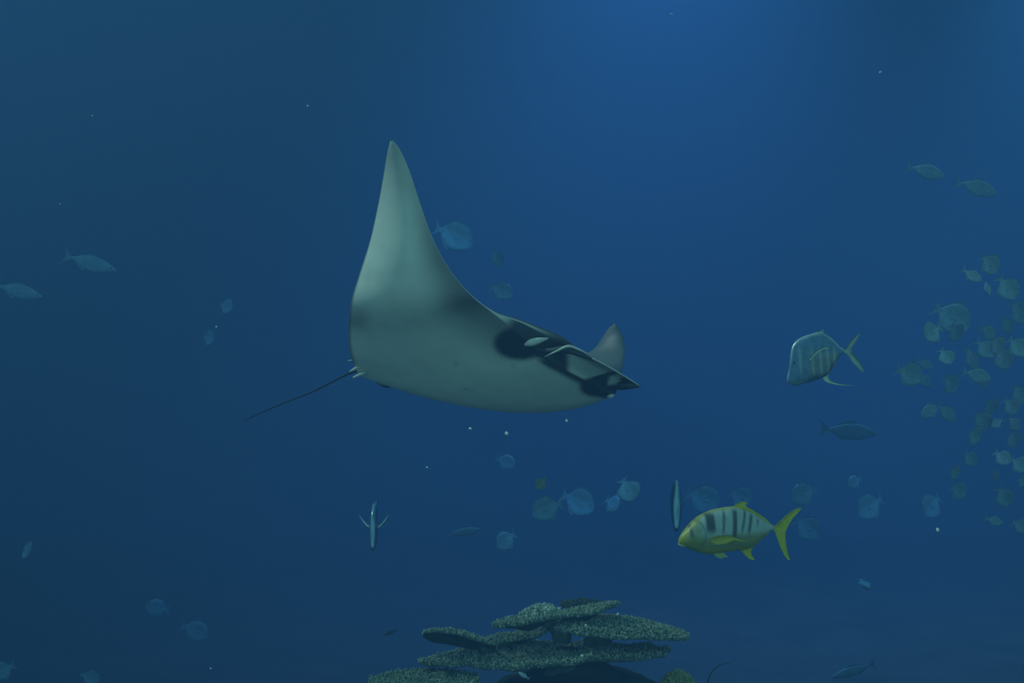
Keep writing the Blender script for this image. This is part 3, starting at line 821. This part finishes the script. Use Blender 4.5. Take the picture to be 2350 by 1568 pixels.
D0 = 9.0
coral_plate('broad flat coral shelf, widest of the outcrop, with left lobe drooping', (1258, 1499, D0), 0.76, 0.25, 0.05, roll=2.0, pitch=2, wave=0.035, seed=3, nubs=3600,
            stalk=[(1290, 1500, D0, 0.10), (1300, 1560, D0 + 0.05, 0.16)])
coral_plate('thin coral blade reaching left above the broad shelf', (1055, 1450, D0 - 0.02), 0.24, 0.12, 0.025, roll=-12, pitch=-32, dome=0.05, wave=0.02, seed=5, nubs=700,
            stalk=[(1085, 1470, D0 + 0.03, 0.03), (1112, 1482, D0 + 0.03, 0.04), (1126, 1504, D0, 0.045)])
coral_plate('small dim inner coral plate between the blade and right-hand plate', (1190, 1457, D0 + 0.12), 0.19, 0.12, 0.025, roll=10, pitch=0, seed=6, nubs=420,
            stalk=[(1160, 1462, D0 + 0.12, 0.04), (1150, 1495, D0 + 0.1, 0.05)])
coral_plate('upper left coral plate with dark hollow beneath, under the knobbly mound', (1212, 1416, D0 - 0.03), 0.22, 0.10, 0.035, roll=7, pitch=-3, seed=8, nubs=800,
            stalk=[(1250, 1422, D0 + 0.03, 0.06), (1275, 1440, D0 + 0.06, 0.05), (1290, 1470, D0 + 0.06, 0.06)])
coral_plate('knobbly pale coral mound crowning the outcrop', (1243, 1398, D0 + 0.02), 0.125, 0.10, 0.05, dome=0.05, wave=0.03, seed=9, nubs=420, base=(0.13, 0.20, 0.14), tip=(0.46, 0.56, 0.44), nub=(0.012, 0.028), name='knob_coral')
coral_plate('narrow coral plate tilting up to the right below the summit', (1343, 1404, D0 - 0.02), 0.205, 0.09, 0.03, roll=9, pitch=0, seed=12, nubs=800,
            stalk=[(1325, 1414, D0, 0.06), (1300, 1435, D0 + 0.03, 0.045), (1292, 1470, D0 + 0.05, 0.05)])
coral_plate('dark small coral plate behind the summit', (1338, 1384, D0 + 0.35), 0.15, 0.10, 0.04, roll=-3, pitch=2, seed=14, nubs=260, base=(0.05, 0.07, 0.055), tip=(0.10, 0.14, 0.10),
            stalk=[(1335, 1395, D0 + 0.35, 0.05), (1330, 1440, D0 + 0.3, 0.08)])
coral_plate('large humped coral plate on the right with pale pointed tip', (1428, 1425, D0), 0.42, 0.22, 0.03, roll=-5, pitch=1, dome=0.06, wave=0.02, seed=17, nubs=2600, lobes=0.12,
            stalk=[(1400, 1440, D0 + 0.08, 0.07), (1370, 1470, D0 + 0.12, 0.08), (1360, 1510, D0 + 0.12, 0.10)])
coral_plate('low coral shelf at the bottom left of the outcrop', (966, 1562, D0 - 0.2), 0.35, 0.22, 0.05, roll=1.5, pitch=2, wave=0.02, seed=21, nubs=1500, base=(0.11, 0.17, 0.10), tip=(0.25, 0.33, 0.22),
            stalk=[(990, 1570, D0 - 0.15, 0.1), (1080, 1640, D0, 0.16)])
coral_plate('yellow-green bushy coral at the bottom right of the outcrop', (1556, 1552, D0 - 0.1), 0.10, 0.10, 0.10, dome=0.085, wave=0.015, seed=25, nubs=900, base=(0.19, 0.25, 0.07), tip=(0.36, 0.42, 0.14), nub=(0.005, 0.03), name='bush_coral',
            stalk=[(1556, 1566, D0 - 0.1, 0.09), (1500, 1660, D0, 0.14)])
# rock that carries the colonies
nz = hash_noise(77)
NT, NZ = 60, 60
V = []
zt = P(0, 1512, D0).z
for i in range(NZ):
    t = i / (NZ - 1)
    z = zt + (FLOOR_Z - 0.3 - zt) * t
    r = (0.10 + 0.50 * smoothstep(0, 0.05, t)) * (1 + 1.6 * t)
    for j in range(NT):
        a = 2 * math.pi * j / NT
        p = np.array([math.cos(a), math.sin(a), z * 1.4])
        rr_ = r * (1 + 0.22 * nz(p, 1.5) + 0.08 * nz(p, 5.0))
        V.append((rr_ * math.cos(a), rr_ * math.sin(a), z))
cx_ = P(1330, 0, D0).x
V = np.array(V) + np.array([0, 0, -FLOOR_Z])
rock_m = noise_mat('reef_rock', (0.012, 0.017, 0.018), (0.032, 0.040, 0.036), 6, 0.95, 0.8, 18)
Fc = grid_faces(NZ, NT, True); Fc.append(tuple(range(NT))); Fc.append(tuple((NZ - 1) * NT + j for j in range(NT - 1, -1, -1)))
rock = mesh_obj('reef_rock', V, [tuple(reversed(f)) for f in Fc], rock_m)
rock.location = (cx_, D0 + 0.1, FLOOR_Z)
tag(rock, 'dark shaded rock beneath the coral shelves', 'rock')

# thin dark sea whip beside the outcrop
wp = [P(*p) for p in ((1600, 1640, 8.9), (1622, 1572, 8.9), (1632, 1545, 8.9), (1650, 1528, 8.9), (1676, 1521, 8.9))]
base_ = Vector((wp[0].x, wp[0].y, wp[0].z))
path = catmull(np.array([tuple(p - base_) for p in wp]), np.linspace(0, 4, 30))
v, f = tube(path, np.linspace(0.006, 0.002, 30), 8)
sw = mesh_obj('sea_whip', v, f, noise_mat('sea_whip_skin', (0.03, 0.04, 0.035), (0.05, 0.06, 0.05), 8))
sw.location = base_
tag(sw, 'thin dark curved sea whip right of the coral outcrop', 'sea whip')

# drifting specks
speck_m = noise_mat('drifting_flake', (0.62, 0.66, 0.58), (0.80, 0.82, 0.74), 30, 0.7, 0)
def speck(px, py, d, size_px, label, seed):
    r_ = np.random.default_rng(seed)
    v, f = ball((0, 0, 0), size_px * d / F / 2, 8, 6)
    v = v * (1 + 0.45 * hash_noise(seed)(v * F / d / size_px, 2.2)[:, None]) * r_.uniform(0.45, 1.1, 3)
    o = mesh_obj('drifting_flake', v, f, speck_m)
    o.location = P(px, py, d)
    o.rotation_euler = tuple(r_.uniform(0, 3, 3))
    tag(o, label, 'flake', 'flakes drifting in the water')
for i, (px, py, sz_, lab) in enumerate([
    (1163, 995, 11, 'brightest white flake drifting just below the manta\'s belly'),
    (1301, 966, 10, 'white flake drifting below the manta\'s belly, nearest its chin'),
    (1080, 984, 7, 'faint white flake below the manta\'s belly, leftmost of three'),
    (980, 1073, 6, 'tiny white flake midway between manta and trident-shaped fish'),
    (2152, 1216, 9, 'white flake drifting below the hazy school at right'),
    (706, 243, 5, 'tiny flake in open water left above the manta\'s wing tip'),
    (138, 468, 5, 'tiny flake in open water at far left'),
    (212, 266, 5, 'tiny flake in open water at upper left'),
    (484, 1535, 6, 'tiny flake near the bottom edge left of the coral'),
    (1541, 32, 6, 'tiny flake at the top edge in the bright glow'),
    (2020, 166, 6, 'tiny flake at upper right in open water'),
    (497, 750, 6, 'tiny flake above the manta\'s tail tip beside the faint pair'),
    ]):
    speck(px, py, 6.0 + 0.17 * i, sz_, lab, 300 + i)
for i, (px, py, d, lab) in enumerate([(1336, 1506, 8.74, 'small white flake lying on the broad coral shelf'), (1345, 1436, 8.82, 'small white flake lying on the humped plate\'s left end'), (1418, 1410, 8.88, 'small white flake lying near the top of the humped plate')]):
    speck(px, py, d, 8, lab, 340 + i)
